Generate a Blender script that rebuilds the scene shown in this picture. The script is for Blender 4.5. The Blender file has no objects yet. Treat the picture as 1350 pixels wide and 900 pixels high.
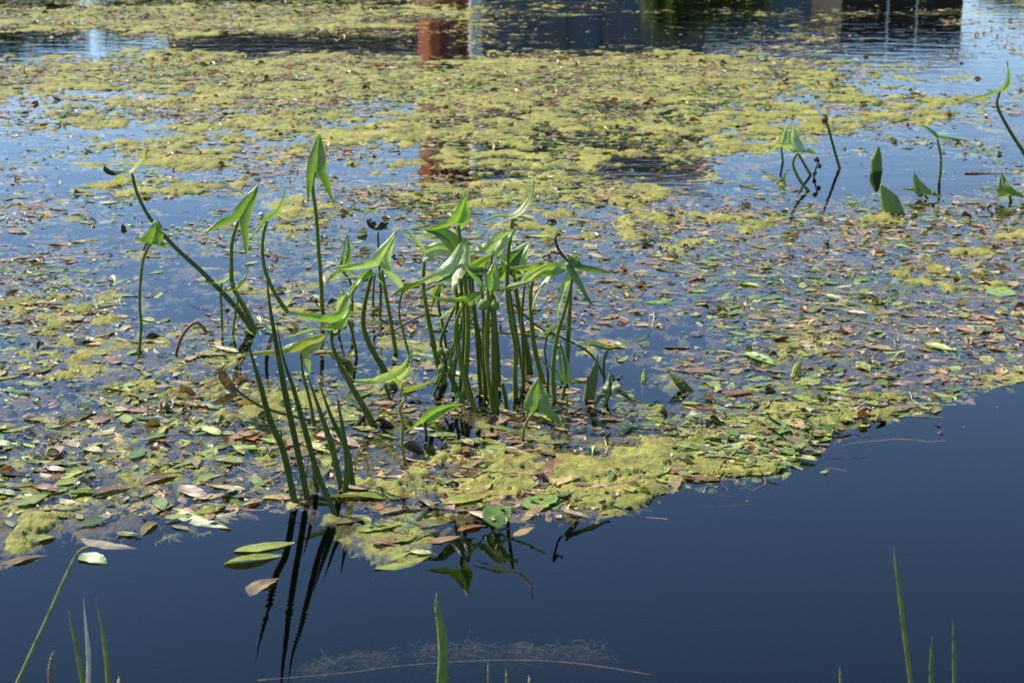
import bpy, math, random
import numpy as np
from mathutils import Vector
S = bpy.context.scene
C = S.collection
rnd = random.Random(7)
rng = np.random.default_rng(11)

# ------------------------------------------------------------------ camera, sky, sun, exposure
CAM_H, PITCH, FPX = 1.5, math.radians(14.8), 2500.0
cam = bpy.data.cameras.new('camera'); camo = bpy.data.objects.new('camera', cam); C.objects.link(camo)
camo.location = (0, 0, CAM_H); camo.rotation_euler = (math.pi/2 - PITCH, 0, 0)
cam.sensor_width = 36; cam.lens = 36*FPX/1350; cam.clip_start = 0.05; cam.clip_end = 2000
cam.dof.use_dof = True; cam.dof.focus_distance = 5.2; cam.dof.aperture_fstop = 9
S.camera = camo
SUN_AZ, SUN_EL = math.radians(-58), math.radians(43)
world = bpy.data.worlds.new('World'); S.world = world; world.use_nodes = True
wn = world.node_tree
sky = wn.nodes.new('ShaderNodeTexSky'); sky.sky_type = 'NISHITA'; sky.sun_disc = False
sky.sun_elevation = SUN_EL; sky.sun_rotation = SUN_AZ
sky.air_density = .8; sky.dust_density = 0.0; sky.ozone_density = 3.0; sky.altitude = 300
wn.links.new(sky.outputs[0], wn.nodes['Background'].inputs[0])
wn.nodes['Background'].inputs[1].default_value = 0.122
sun = bpy.data.lights.new('sun', 'SUN'); suno = bpy.data.objects.new('sun', sun); C.objects.link(suno)
sun.energy = 5.0; sun.angle = math.radians(0.53); sun.color = (1, 0.93, 0.81)
sd = Vector((math.sin(SUN_AZ)*math.cos(SUN_EL), math.cos(SUN_AZ)*math.cos(SUN_EL), math.sin(SUN_EL)))
suno.rotation_euler = (-sd).to_track_quat('-Z', 'Y').to_euler(); suno.location = sd*30
S.view_settings.view_transform = 'Standard'; S.view_settings.look = 'None'
S.view_settings.exposure = 1.2; S.view_settings.gamma = 1.0

# ------------------------------------------------------------------ helpers
CP, SP = math.cos(PITCH), math.sin(PITCH)
def ray(px, py):
    a, b = (px-675)/FPX, -(py-450)/FPX
    return Vector((a, CP + b*SP, -SP + b*CP))
def on_water(px, py, z=0.0):                 # the spot of the pond surface seen there
    d = ray(px, py); t = (z-CAM_H)/d.z
    return Vector((d.x*t, d.y*t, z))
def at_y(px, py, Y):                         # the spot at distance Y
    d = ray(px, py); t = Y/d.y
    return Vector((d.x*t, Y, CAM_H + d.z*t))
def mirror(px, py, Y):                       # what stands at distance Y and is mirrored there
    p = at_y(px, py, Y); p.z = -p.z; return p
def project(x, y, z=0.0):
    zc = y*CP - (z-CAM_H)*SP
    yc = y*SP + (z-CAM_H)*CP
    return 675 + FPX*x/zc, 450 - FPX*yc/zc
def mpp(Y): return Y/CP/FPX

def tag(o, label=None, cat=None, group=None, kind=None):
    if label: o['label'] = label
    if cat: o['category'] = cat
    if group: o['group'] = group
    if kind: o['kind'] = kind
    return o
def mesh_obj(name, verts, faces, mat, parent=None, smooth=True, uv=None, origin=None):
    me = bpy.data.meshes.new(name)
    if origin is not None: verts = [(v[0]-origin[0], v[1]-origin[1], v[2]-origin[2]) for v in verts]
    me.from_pydata([tuple(v) for v in verts], [], faces)
    if smooth: me.polygons.foreach_set('use_smooth', [True]*len(me.polygons))
    if uv is not None:
        l = me.uv_layers.new(name='UVMap')
        vi = np.empty(len(me.loops), dtype=np.int32); me.loops.foreach_get('vertex_index', vi)
        l.data.foreach_set('uv', np.asarray(uv, dtype=np.float32)[vi].ravel())
    if mat: me.materials.append(mat)
    me.update()
    o = bpy.data.objects.new(name, me); C.objects.link(o)
    if origin is not None: o.location = origin
    if parent is not None: o.parent = parent
    return o
def empty(name, loc):
    o = bpy.data.objects.new(name, None); C.objects.link(o); o.location = loc; o.empty_display_size = .05
    return o
def np_mesh(name, V, F, mat, cols=None):
    """V (n,3), F (m,k) same-size faces"""
    me = bpy.data.meshes.new(name); k = F.shape[1]
    me.vertices.add(len(V)); me.vertices.foreach_set('co', V.astype(np.float32).ravel())
    me.loops.add(F.size); me.loops.foreach_set('vertex_index', F.astype(np.int32).ravel())
    me.polygons.add(len(F)); me.polygons.foreach_set('loop_start', np.arange(len(F), dtype=np.int32)*k)
    me.polygons.foreach_set('loop_total', np.full(len(F), k, dtype=np.int32))
    me.polygons.foreach_set('use_smooth', np.ones(len(F), dtype=bool))
    if cols is not None:
        a = me.color_attributes.new('col', 'FLOAT_COLOR', 'POINT')
        a.data.foreach_set('color', np.c_[cols, np.ones(len(cols))].astype(np.float32).ravel())
    me.materials.append(mat); me.update(calc_edges=True)
    o = bpy.data.objects.new(name, me); C.objects.link(o)
    return o
def catmull(pts, n=6):
    P = [Vector(p) for p in pts]
    if len(P) < 3:
        return [P[0].lerp(P[-1], i/n) for i in range(n+1)]
    Q = [P[0]*2-P[1]] + P + [P[-1]*2-P[-2]]
    out = []
    for i in range(1, len(Q)-2):
        a, b, c, d = Q[i-1:i+3]
        for k in range(n):
            t = k/n
            out.append(.5*((2*b) + (c-a)*t + (2*a-5*b+4*c-d)*t*t + (3*b-a-3*c+d)*t**3))
    out.append(P[-1]); return out
def tube(path, radii, sides=8, flat=1.0):
    V, F = [], []
    n = len(path)
    prev = None
    for i, p in enumerate(path):
        tg = (path[min(i+1, n-1)] - path[max(i-1, 0)]).normalized()
        a = Vector((0, 1, 0)) if prev is None else prev
        a = (a - tg*a.dot(tg)).normalized() if abs(tg.dot(a)) < .99 else tg.orthogonal().normalized()
        b = tg.cross(a); prev = a
        for k in range(sides):
            th = 2*math.pi*k/sides
            V.append(p + (a*math.cos(th)*flat + b*math.sin(th))*radii[i])
    for i in range(n-1):
        for k in range(sides):
            F.append((i*sides+k, i*sides+(k+1) % sides, (i+1)*sides+(k+1) % sides, (i+1)*sides+k))
    F.append(tuple(range(sides))[::-1]); F.append(tuple((n-1)*sides+k for k in range(sides)))
    return V, F
def box(a, b):
    x0, y0, z0 = a; x1, y1, z1 = b
    V = [(x0,y0,z0),(x1,y0,z0),(x1,y1,z0),(x0,y1,z0),(x0,y0,z1),(x1,y0,z1),(x1,y1,z1),(x0,y1,z1)]
    return V, [(3,2,1,0),(4,5,6,7),(0,1,5,4),(1,2,6,5),(2,3,7,6),(3,0,4,7)]
# value noise on arrays
def hash2(ix, iy, seed):
    h = (ix.astype(np.int64)*374761393 + iy.astype(np.int64)*668265263 + seed*1442695041) & 0xffffffff
    h = ((h ^ (h >> 13))*1274126177) & 0xffffffff
    return ((h ^ (h >> 16)) & 0xffff)/65535.0
def vnoise(x, y, seed=0):
    ix, iy = np.floor(x), np.floor(y); fx, fy = x-ix, y-iy
    fx = fx*fx*fx*(fx*(fx*6-15)+10); fy = fy*fy*fy*(fy*(fy*6-15)+10)
    a, b = hash2(ix, iy, seed), hash2(ix+1, iy, seed)
    c, d = hash2(ix, iy+1, seed), hash2(ix+1, iy+1, seed)
    return (a*(1-fx)+b*fx)*(1-fy) + (c*(1-fx)+d*fx)*fy
def fbm(x, y, seed=0, octv=4, gain=.5):
    s, a, t = 0, 1, 0
    for o in range(octv):
        s = s + a*vnoise(x*2**o + 13.7*o, y*2**o + 7.1*o, seed+o); t += a; a *= gain
    return s/t
def sstep(a, b, x):
    t = np.clip((x-a)/(b-a), 0, 1); return t*t*(3-2*t)

# ------------------------------------------------------------------ materials
def mat(name):
    m = bpy.data.materials.new(name); m.use_nodes = True
    nt = m.node_tree; nt.nodes.clear()
    out = nt.nodes.new('ShaderNodeOutputMaterial')
    return m, nt, out
def N(nt, typ, **kw):
    n = nt.nodes.new(typ)
    for k, v in kw.items():
        if k in ('operation', 'blend_type', 'data_type', 'attribute_name', 'noise_dimensions', 'interpolation', 'wave_type', 'rings_direction', 'feature'): setattr(n, k, v)
        else: n.inputs[k].default_value = v
    return n
def L(nt, a, b): nt.links.new(a, b)
def ramp(nt, fac, stops):
    r = nt.nodes.new('ShaderNodeValToRGB')
    e = r.color_ramp.elements
    e[0].position, e[0].color = stops[0][0], (*stops[0][1], 1)
    e[1].position, e[1].color = stops[-1][0], (*stops[-1][1], 1)
    for p, c in stops[1:-1]:
        q = e.new(p); q.color = (*c, 1)
    L(nt, fac, r.inputs[0]); return r.outputs[0]
def mixc(nt, fac, a, b, blend='MIX'):
    m = nt.nodes.new('ShaderNodeMix'); m.data_type = 'RGBA'; m.blend_type = blend
    for s, v in ((m.inputs[0], fac), (m.inputs[6], a), (m.inputs[7], b)):
        if hasattr(v, 'is_output'): L(nt, v, s)
        else: s.default_value = v if isinstance(v, (int, float)) else (*v, 1)
    return m.outputs[2]
def math_n(nt, op, a, b=0.0):
    m = nt.nodes.new('ShaderNodeMath'); m.operation = op
    for s, v in ((m.inputs[0], a), (m.inputs[1], b)):
        if hasattr(v, 'is_output'): L(nt, v, s)
        else: s.default_value = v
    return m.outputs[0]
def noise(nt, co, scale, detail=3, rough=.55):
    n = nt.nodes.new('ShaderNodeTexNoise'); n.inputs['Scale'].default_value = scale
    n.inputs['Detail'].default_value = detail; n.inputs['Roughness'].default_value = rough
    if co is not None: L(nt, co, n.inputs['Vector'])
    return n.outputs[0]
def leafy(nt, out, col, rough=.4, trans=.3, bump=None, spec=.5, transcol=None):
    b = nt.nodes.new('ShaderNodeBsdfPrincipled'); b.inputs['Roughness'].default_value = rough
    b.inputs['Specular IOR Level'].default_value = spec
    L(nt, col, b.inputs['Base Color'])
    if bump is not None: L(nt, bump, b.inputs['Normal'])
    if trans <= 0:
        L(nt, b.outputs[0], out.inputs[0]); return b
    t = nt.nodes.new('ShaderNodeBsdfTranslucent')
    tc = mixc(nt, 1.0, col, transcol or (1.0, 1.15, .45), 'MULTIPLY')
    L(nt, tc, t.inputs[0])
    mx = nt.nodes.new('ShaderNodeMixShader'); mx.inputs[0].default_value = trans
    L(nt, b.outputs[0], mx.inputs[1]); L(nt, t.outputs[0], mx.inputs[2]); L(nt, mx.outputs[0], out.inputs[0])
    return b
def bumpn(nt, h, dist, strength=1.0):
    b = nt.nodes.new('ShaderNodeBump'); b.inputs['Strength'].default_value = strength; b.inputs['Distance'].default_value = dist
    L(nt, h, b.inputs['Height']); return b.outputs[0]

# water: Fresnel mix of mirror and clear, absorbing body
RING = on_water(400, 806)
def make_water_mat():
    m, nt, out = mat('pond_water')
    geo = nt.nodes.new('ShaderNodeNewGeometry'); pos = geo.outputs['Position']
    sx = nt.nodes.new('ShaderNodeSeparateXYZ'); L(nt, pos, sx.inputs[0])
    far = nt.nodes.new('ShaderNodeMapRange'); L(nt, sx.outputs[1], far.inputs[0])
    far.inputs[1].default_value = 4.5; far.inputs[2].default_value = 14; far.inputs[3].default_value = .07; far.inputs[4].default_value = 1
    mp = nt.nodes.new('ShaderNodeMapping'); L(nt, pos, mp.inputs[0]); mp.inputs['Scale'].default_value = (.55, 1, 1)
    mp.inputs['Rotation'].default_value = (0, 0, .12)
    h = math_n(nt, 'ADD', math_n(nt, 'MULTIPLY', noise(nt, mp.outputs[0], 5, 2), 1.0), math_n(nt, 'MULTIPLY', noise(nt, mp.outputs[0], 17, 2), .28))
    h = math_n(nt, 'MULTIPLY', h, far.outputs[0])
    # rings
    ds = nt.nodes.new('ShaderNodeVectorMath'); ds.operation = 'DISTANCE'; L(nt, pos, ds.inputs[0]); ds.inputs[1].default_value = RING
    w = math_n(nt, 'SINE', math_n(nt, 'MULTIPLY', ds.outputs['Value'], 2*math.pi/.017))
    fall = nt.nodes.new('ShaderNodeMapRange'); L(nt, ds.outputs['Value'], fall.inputs[0]); fall.inputs[1].default_value = .04
    fall.inputs[2].default_value = .36; fall.inputs[3].default_value = .005; fall.inputs[4].default_value = 0
    h = math_n(nt, 'ADD', h, math_n(nt, 'MULTIPLY', w, fall.outputs[0]))
    bp = bumpn(nt, h, .0032)
    fr = nt.nodes.new('ShaderNodeFresnel'); fr.inputs[0].default_value = 1.333; L(nt, bp, fr.inputs['Normal'])
    gl = nt.nodes.new('ShaderNodeBsdfGlossy'); gl.inputs['Roughness'].default_value = .015; L(nt, bp, gl.inputs['Normal'])
    tr = nt.nodes.new('ShaderNodeBsdfTransparent')
    mx = nt.nodes.new('ShaderNodeMixShader'); L(nt, fr.outputs[0], mx.inputs[0]); L(nt, tr.outputs[0], mx.inputs[1]); L(nt, gl.outputs[0], mx.inputs[2])
    L(nt, mx.outputs[0], out.inputs['Surface'])
    va = nt.nodes.new('ShaderNodeVolumeAbsorption'); va.inputs['Color'].default_value = (.42, .5, .34, 1); va.inputs['Density'].default_value = 20
    L(nt, va.outputs[0], out.inputs['Volume'])
    return m
M_WATER = make_water_mat()

def make_ground_mat():
    m, nt, out = mat('bank_ground')
    geo = nt.nodes.new('ShaderNodeNewGeometry'); pos = geo.outputs['Position']
    sx = nt.nodes.new('ShaderNodeSeparateXYZ'); L(nt, pos, sx.inputs[0])
    mud = ramp(nt, noise(nt, pos, 9, 5), [(.3, (.012, .011, .008)), (.7, (.035, .03, .02))])
    gr = ramp(nt, noise(nt, pos, 3, 6, .7), [(.3, (.03, .05, .012)), (.7, (.10, .12, .03))])
    f = nt.nodes.new('ShaderNodeMapRange'); L(nt, sx.outputs[2], f.inputs[0]); f.inputs[1].default_value = -.02; f.inputs[2].default_value = .08
    c = mixc(nt, f.outputs[0], mud, gr)
    leafy(nt, out, c, .9, 0, bumpn(nt, noise(nt, pos, 40, 5), .02), .2); return m
M_GROUND = make_ground_mat()

def make_algae_mat(name, a, b, c, d, scum=None):
    m, nt, out = mat(name)
    geo = nt.nodes.new('ShaderNodeNewGeometry'); pos = geo.outputs['Position']
    n1 = noise(nt, pos, 5, 4, .6); n2 = noise(nt, pos, 38, 5, .65); n3 = noise(nt, pos, 170, 4, .7)
    k = math_n(nt, 'ADD', math_n(nt, 'MULTIPLY', n1, .55), math_n(nt, 'MULTIPLY', n2, .45))
    col = ramp(nt, k, [(.33, a), (.45, b), (.55, c), (.68, d)])
    if scum: col = mixc(nt, math_n(nt, 'MULTIPLY', ramp(nt, noise(nt, pos, 2.3, 4, .6), [(.45, (0, 0, 0)), (.62, (1, 1, 1))]), .45), col, (.30, .33, .055))
    col = mixc(nt, math_n(nt, 'MULTIPLY', ramp(nt, n3, [(.35, (1, 1, 1)), (.6, (0, 0, 0))]), .45), col, (.16, .15, .05))
    if scum:
        at = nt.nodes.new('ShaderNodeAttribute'); at.attribute_name = 'col'
        sc = ramp(nt, math_n(nt, 'ADD', math_n(nt, 'MULTIPLY', n2, .6), math_n(nt, 'MULTIPLY', n1, .4)), [(.36, scum[0]), (.5, scum[1]), (.64, scum[2])])
        col = mixc(nt, at.outputs['Fac'], sc, col)
    h = math_n(nt, 'ADD', math_n(nt, 'MULTIPLY', n2, 1.2), math_n(nt, 'MULTIPLY', n3, .7))
    leafy(nt, out, col, .6, .25, bumpn(nt, h, .014), .25, (1, 1.05, .5)); return m
M_ALGAE = make_algae_mat('filamentous_algae', (.13, .12, .05), (.25, .25, .05), (.46, .43, .085), (.64, .58, .17), ((.045, .038, .02), (.11, .095, .04), (.24, .18, .09)))
M_SUBM = make_algae_mat('submerged_algae', (.04, .032, .016), (.07, .055, .025), (.10, .08, .035), (.15, .12, .05))

def make_litter_mat():
    m, nt, out = mat('leaf_litter')
    at = nt.nodes.new('ShaderNodeAttribute'); at.attribute_name = 'col'
    geo = nt.nodes.new('ShaderNodeNewGeometry'); pos = geo.outputs['Position']
    n1 = noise(nt, pos, 60, 4, .65); n2 = noise(nt, pos, 240, 3, .6)
    k = ramp(nt, n1, [(.3, (.5, .45, .4)), (.5, (1, 1, 1)), (.72, (1.25, 1.2, 1.05))])
    col = mixc(nt, 1, at.outputs['Color'], k, 'MULTIPLY')
    col = mixc(nt, math_n(nt, 'MULTIPLY', ramp(nt, n2, [(.33, (1, 1, 1)), (.45, (0, 0, 0))]), .6), col, (.05, .035, .02))
    leafy(nt, out, col, .38, .2, bumpn(nt, n1, .004), .5); return m
M_LITTER = make_litter_mat()

def make_float_mat():
    m, nt, out = mat('floating_leaf')
    oi = nt.nodes.new('ShaderNodeObjectInfo')
    tc = nt.nodes.new('ShaderNodeTexCoord'); uv = nt.nodes.new('ShaderNodeSeparateXYZ'); L(nt, tc.outputs['UV'], uv.inputs[0])
    geo = nt.nodes.new('ShaderNodeNewGeometry'); pos = geo.outputs['Position']
    n1 = noise(nt, pos, 28, 4, .65); n2 = noise(nt, pos, 150, 3, .6)
    col = mixc(nt, 1, oi.outputs['Color'], ramp(nt, n1, [(.3, (.65, .6, .5)), (.5, (1, 1, 1)), (.7, (1.3, 1.2, 1.1))]), 'MULTIPLY')
    blot = ramp(nt, n1, [(.56, (0, 0, 0)), (.64, (1, 1, 1))])
    col = mixc(nt, math_n(nt, 'MULTIPLY', blot, .55), col, (.30, .20, .08))
    col = mixc(nt, math_n(nt, 'MULTIPLY', ramp(nt, n2, [(.3, (1, 1, 1)), (.38, (0, 0, 0))]), .8), col, (.06, .035, .015))
    va = math_n(nt, 'ABSOLUTE', math_n(nt, 'SUBTRACT', uv.outputs[1], .5))
    rib = ramp(nt, va, [(0.012, (1, 1, 1)), (.045, (0, 0, 0))])
    col = mixc(nt, math_n(nt, 'MULTIPLY', rib, .5), col, (.36, .36, .12))
    vein = math_n(nt, 'SINE', math_n(nt, 'MULTIPLY', va, 90))
    h = math_n(nt, 'ADD', math_n(nt, 'MULTIPLY', vein, .12), n1)
    leafy(nt, out, col, .33, .2, bumpn(nt, h, .003), .55); return m
M_FLOAT = make_float_mat()

def make_blade_mat():
    m, nt, out = mat('arrowhead_blade')
    oi = nt.nodes.new('ShaderNodeObjectInfo')
    tc = nt.nodes.new('ShaderNodeTexCoord'); uv = nt.nodes.new('ShaderNodeSeparateXYZ'); L(nt, tc.outputs['UV'], uv.inputs[0])
    geo = nt.nodes.new('ShaderNodeNewGeometry'); pos = geo.outputs['Position']
    n1 = noise(nt, pos, 45, 4, .6); n2 = noise(nt, pos, 16, 3)
    col = mixc(nt, 1, oi.outputs['Color'], ramp(nt, n1, [(.3, (.8, .8, .7)), (.5, (1, 1, 1)), (.7, (1.2, 1.12, 1.1))]), 'MULTIPLY')
    spots = ramp(nt, n2, [(.62, (0, 0, 0)), (.68, (1, 1, 1))])
    col = mixc(nt, math_n(nt, 'MULTIPLY', spots, .5), col, (.20, .21, .035))
    n4 = noise(nt, pos, 120, 2); col = mixc(nt, math_n(nt, 'MULTIPLY', ramp(nt, n4, [(.68, (0, 0, 0)), (.74, (1, 1, 1))]), .7), col, (.10, .06, .02))
    v = uv.outputs[1]
    edge = ramp(nt, v, [(.90, (0, 0, 0)), (.98, (1, 1, 1))])
    rib = ramp(nt, v, [(.02, (1, 1, 1)), (.09, (0, 0, 0))])
    col = mixc(nt, math_n(nt, 'MULTIPLY', math_n(nt, 'MAXIMUM', edge, rib), .55), col, (.24, .33, .09))
    vein = math_n(nt, 'SINE', math_n(nt, 'MULTIPLY', v, 42))
    col = mixc(nt, math_n(nt, 'MULTIPLY', ramp(nt, vein, [(.6, (0, 0, 0)), (1, (1, 1, 1))]), .10), col, (.22, .32, .08))
    h = math_n(nt, 'ADD', math_n(nt, 'MULTIPLY', vein, .16), n1)
    leafy(nt, out, col, .36, .36, bumpn(nt, h, .002), .8); return m
M_BLADE = make_blade_mat()

def make_stalk_mat():
    m, nt, out = mat('plant_stalk')
    oi = nt.nodes.new('ShaderNodeObjectInfo')
    geo = nt.nodes.new('ShaderNodeNewGeometry'); pos = geo.outputs['Position']
    mp = nt.nodes.new('ShaderNodeMapping'); L(nt, pos, mp.inputs[0]); mp.inputs['Scale'].default_value = (1, 1, .12)
    n1 = noise(nt, mp.outputs[0], 260, 3); n2 = noise(nt, pos, 20, 3)
    col = mixc(nt, 1, oi.outputs['Color'], ramp(nt, n1, [(.3, (.72, .75, .7)), (.5, (1, 1, 1)), (.7, (1.3, 1.2, 1.2))]), 'MULTIPLY')
    col = mixc(nt, math_n(nt, 'MULTIPLY', ramp(nt, n2, [(.58, (0, 0, 0)), (.7, (1, 1, 1))]), .35), col, (.17, .16, .04))
    leafy(nt, out, col, .42, .12, bumpn(nt, n1, .006), .25); return m
M_STALK = make_stalk_mat()

def simple(name, c0, c1, scale=20, rough=.7, trans=0, bump=.004, spec=.4):
    m, nt, out = mat(name)
    geo = nt.nodes.new('ShaderNodeNewGeometry'); pos = geo.outputs['Position']
    n1 = noise(nt, pos, scale, 5, .6)
    leafy(nt, out, ramp(nt, n1, [(.32, c0), (.68, c1)]), rough, trans, bumpn(nt, n1, bump), spec); return m
M_DEAD = simple('withered_leaf', (.05, .03, .018), (.24, .14, .07), 60, .6, .1)
M_DARK = simple('withered_dark', (.02, .014, .008), (.07, .045, .025), 80, .6)
M_FRUIT = simple('green_seed_head', (.07, .13, .015), (.19, .28, .035), 220, .6, 0, .006)
M_RED_LIT = simple('red_wall_lit', (.46, .12, .05), (.56, .17, .07), 6, .85)  # sunlit side of the red annex, sunlight put into the colour
M_RED_SHADED = simple('red_wall_shaded', (.16, .04, .02), (.22, .06, .03), 6, .85)  # same red on the shaded front, shade put into the colour
M_WHITE = simple('white_paint', (.74, .74, .72), (.82, .82, .8), 8, .6)
M_BLUE = simple('blue_grey_boards', (.09, .12, .16), (.14, .17, .22), 5, .8)
M_GLASS = simple('window_glass', (.02, .025, .03), (.03, .035, .04), 2, .08, 0, 0.0001, .6)
M_ROOF = simple('dark_roofing', (.06, .06, .065), (.1, .1, .105), 4, .8)
M_WOOD = simple('dark_tarred_wood', (.018, .015, .013), (.04, .032, .026), 9, .85)
M_FOL = simple('shrub_leaves', (.05, .085, .015), (.13, .18, .035), 2, .6, .3)
M_BARK = simple('bark', (.05, .04, .03), (.12, .1, .08), 12, .9)

# ------------------------------------------------------------------ setting: ground, water
def ground_z(x, y):
    r = np.sqrt((x/28)**2 + ((y-11.6)/9.3)**2)                # pond outline
    z = np.where(r < 1, -.85*(1-np.clip(r, 0, 1)**6) - .0, np.clip((r-1)*.5, 0, .5))
    return z + (fbm(x*.8, y*.8, 91, 4)-.5)*.1*sstep(.95, 1.15, r) - .012*sstep(1.1, .9, r)
def graded(a, b, dense0, dense1, n_d, n_o):
    return np.unique(np.concatenate([np.linspace(a, dense0, n_o), np.linspace(dense0, dense1, n_d), np.linspace(dense1, b, n_o)]))
gx = graded(-400, 400, -30, 30, 110, 14); gy = graded(-60, 600, -2, 26, 130, 16)
X, Y_ = np.meshgrid(gx, gy); Z = ground_z(X, Y_)
V = np.stack([X, Y_, Z], -1).reshape(-1, 3)
nx_, ny_ = len(gx), len(gy)
I = (np.arange(ny_-1)[:, None]*nx_ + np.arange(nx_-1)[None]).ravel()
tag(np_mesh('ground', V, np.stack([I, I+1, I+nx_+1, I+nx_], -1), M_GROUND), kind='structure')
wv, wf = box((-34, -.2, -1.6), (34, 23.5, 0))
tag(mesh_obj('water', wv, wf, M_WATER, smooth=False), kind='structure')

# ------------------------------------------------------------------ what covers the pond where
EDGE = [(-400, 800), (-60, 760), (0, 748), (60, 730), (110, 705), (170, 712), (235, 700), (300, 678), (340, 660), (430, 690), (480, 735), (540, 742), (600, 712), (690, 706), (780, 690), (860, 672), (872, 652), (1010, 622), (1100, 578), (1200, 552), (1270, 532), (1350, 505), (1420, 480), (1800, 380)]
EX, EY = np.array([e[0] for e in EDGE]), np.array([e[1] for e in EDGE])
ALG = [(250,26,330,20,.88),(760,6,60,6,.7),(520,20,130,14,.6),(-100,25,150,20,.8),
 (180,98,230,28,.92),(420,105,230,36,.86),(620,110,200,40,.82),(850,108,230,42,.9),(1000,112,150,36,.62),(1110,92,110,16,.45),
 (700,160,420,40,.6),(1150,140,190,26,.42),(300,150,300,30,.62),(350,200,330,26,.42),(780,248,120,26,.8),(700,215,260,22,.42),(890,185,150,20,.55),
 (560,262,130,20,.5),(1000,168,150,14,.5),(230,245,120,18,.38),(70,410,100,26,.62),(60,480,80,26,.42),(250,535,110,36,.42),(330,515,80,24,.4),
 (980,585,110,40,.92),(880,612,90,30,.6),(800,648,80,26,.84),(740,632,90,26,.45),(1080,555,90,22,.8),(1180,532,80,14,.5),(620,625,120,28,.36),(500,640,60,26,.3),(640,690,60,16,.3),(60,700,90,30,.25),
 (900,545,60,13,.4),(1050,300,300,26,.34),(800,300,160,24,.42),(430,285,100,20,.3),(1280,350,120,30,.3),(-120,110,200,40,.7),(1450,330,120,40,.35)]
OPEN = [(1170,228,245,40,1),(1310,150,60,40,.5),(1310,60,100,60,.9),(860,40,240,34,1),(1180,48,125,46,1),(410,60,210,14,.98),(60,62,110,20,.97),(112,60,32,22,.95),
 (70,215,110,24,.75),(270,276,120,17,.92),(150,330,220,36,.58),(270,390,150,30,.55),(400,440,90,60,.6),(700,400,130,46,.5),(650,490,230,56,.75),(860,518,120,36,.78),(830,440,120,46,.5),
 (440,345,110,56,.45),(870,224,85,24,.97),(592,220,70,16,.93),(600,290,60,8,.6),(180,165,40,9,.6),(592,58,58,34,.97),(1010,4,440,16,1),(1440,200,150,90,.9),(-120,220,150,40,.8),(415,668,50,22,.6),(560,570,60,25,.5)]
def blobs(px, py, lst):
    r = np.zeros_like(px)
    for cx, cy, rx, ry, w in lst:
        d = np.sqrt(((px-cx)/rx)**2 + ((py-cy)/ry)**2)
        r = np.maximum(r, w*sstep(1.25, .55, d))
    return r
def cover(x, y):
    """algae and litter density at a spot of the pond"""
    px, py = project(x, y)
    wob = (fbm(x*3.1, y*2.2, 5, 3)-.5)
    px = px + wob*60; py = py + (fbm(x*2.7+9, y*2+4, 17, 3)-.5)*26*np.clip((py+100)/500, .3, 1)
    inside = sstep(4, -10, py - np.interp(px, EX, EY))
    op = blobs(px, py, OPEN)
    a = blobs(px, py, ALG)*inside*(1-.9*op)
    base = .34 + .44*sstep(150, 330, py) + .16*sstep(850, 1000, px)*sstep(280, 330, py) + .14*sstep(520, 600, py)
    l = base*inside*(1-op)
    return a, l, inside
# ------------------------------------------------------------------ algae mat (height field)
def build_algae():
    d = 3.3*1.0017**np.arange(0, 1052); u = np.arange(-.335, .336, .00112)
    U, D = np.meshgrid(u, d); x, y = U*D, D
    a, l, ins = cover(x, y)
    big = fbm(x*3.4, y*3.0, 31, 4, .55); sm = fbm(x*13, y*11, 37, 4, .6)
    n = np.clip(.5+(big-.5)*1.6+(sm-.5)*2.0, 0, 1)
    n2 = np.clip(.5+(fbm(x*6+5, y*5, 131, 3)-.5)*1.4+(fbm(x*26, y*20, 137, 4, .65)-.5)*2.2, 0, 1)
    lump = 1-np.abs(2*vnoise(x*24, y*20, 41)-1); lump2 = 1-np.abs(2*vnoise(x*62, y*54, 43)-1)
    fine = vnoise(x*140, y*120, 47)
    ex = a*.80-n
    hp = np.where(ex < 0, ex*.07, np.minimum(ex*.04, .008)) + np.clip(ex*4+.4, 0, 1)*((lump**1.4-.4)*.006 + (lump2-.5)*.004) + (fine-.5)*.003
    exs = np.clip(l*.46+a*.42, 0, .58)*ins-n2
    hs = np.clip(exs*.05, -.05, .0) - .001 + (lump2-.55)*.002 + (fine-.5)*.005
    h = np.maximum(hp, hs); mixa = sstep(-.008, .006, hp-hs)
    nr, nc = x.shape
    keep = (h > -.016) & (a+l > .05)
    kf = keep[:-1, :-1] & keep[1:, :-1] & keep[:-1, 1:] & keep[1:, 1:]
    I = (np.arange(nr-1)[:, None]*nc + np.arange(nc-1)[None])[kf]
    F = np.stack([I, I+1, I+nc+1, I+nc], -1)
    used = np.unique(F); re = np.full(nr*nc, -1); re[used] = np.arange(len(used))
    V = np.stack([x, y, h], -1).reshape(-1, 3)[used]
    o = np_mesh('algae_mat', V, re[F], M_ALGAE, np.repeat(mixa.ravel()[used][:, None], 3, 1))
    tag(o, 'lumpy yellow-green filamentous algae and brown scum floating across the pond', 'algae', kind='stuff')
    print('algae faces', len(F))
build_algae()

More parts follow.
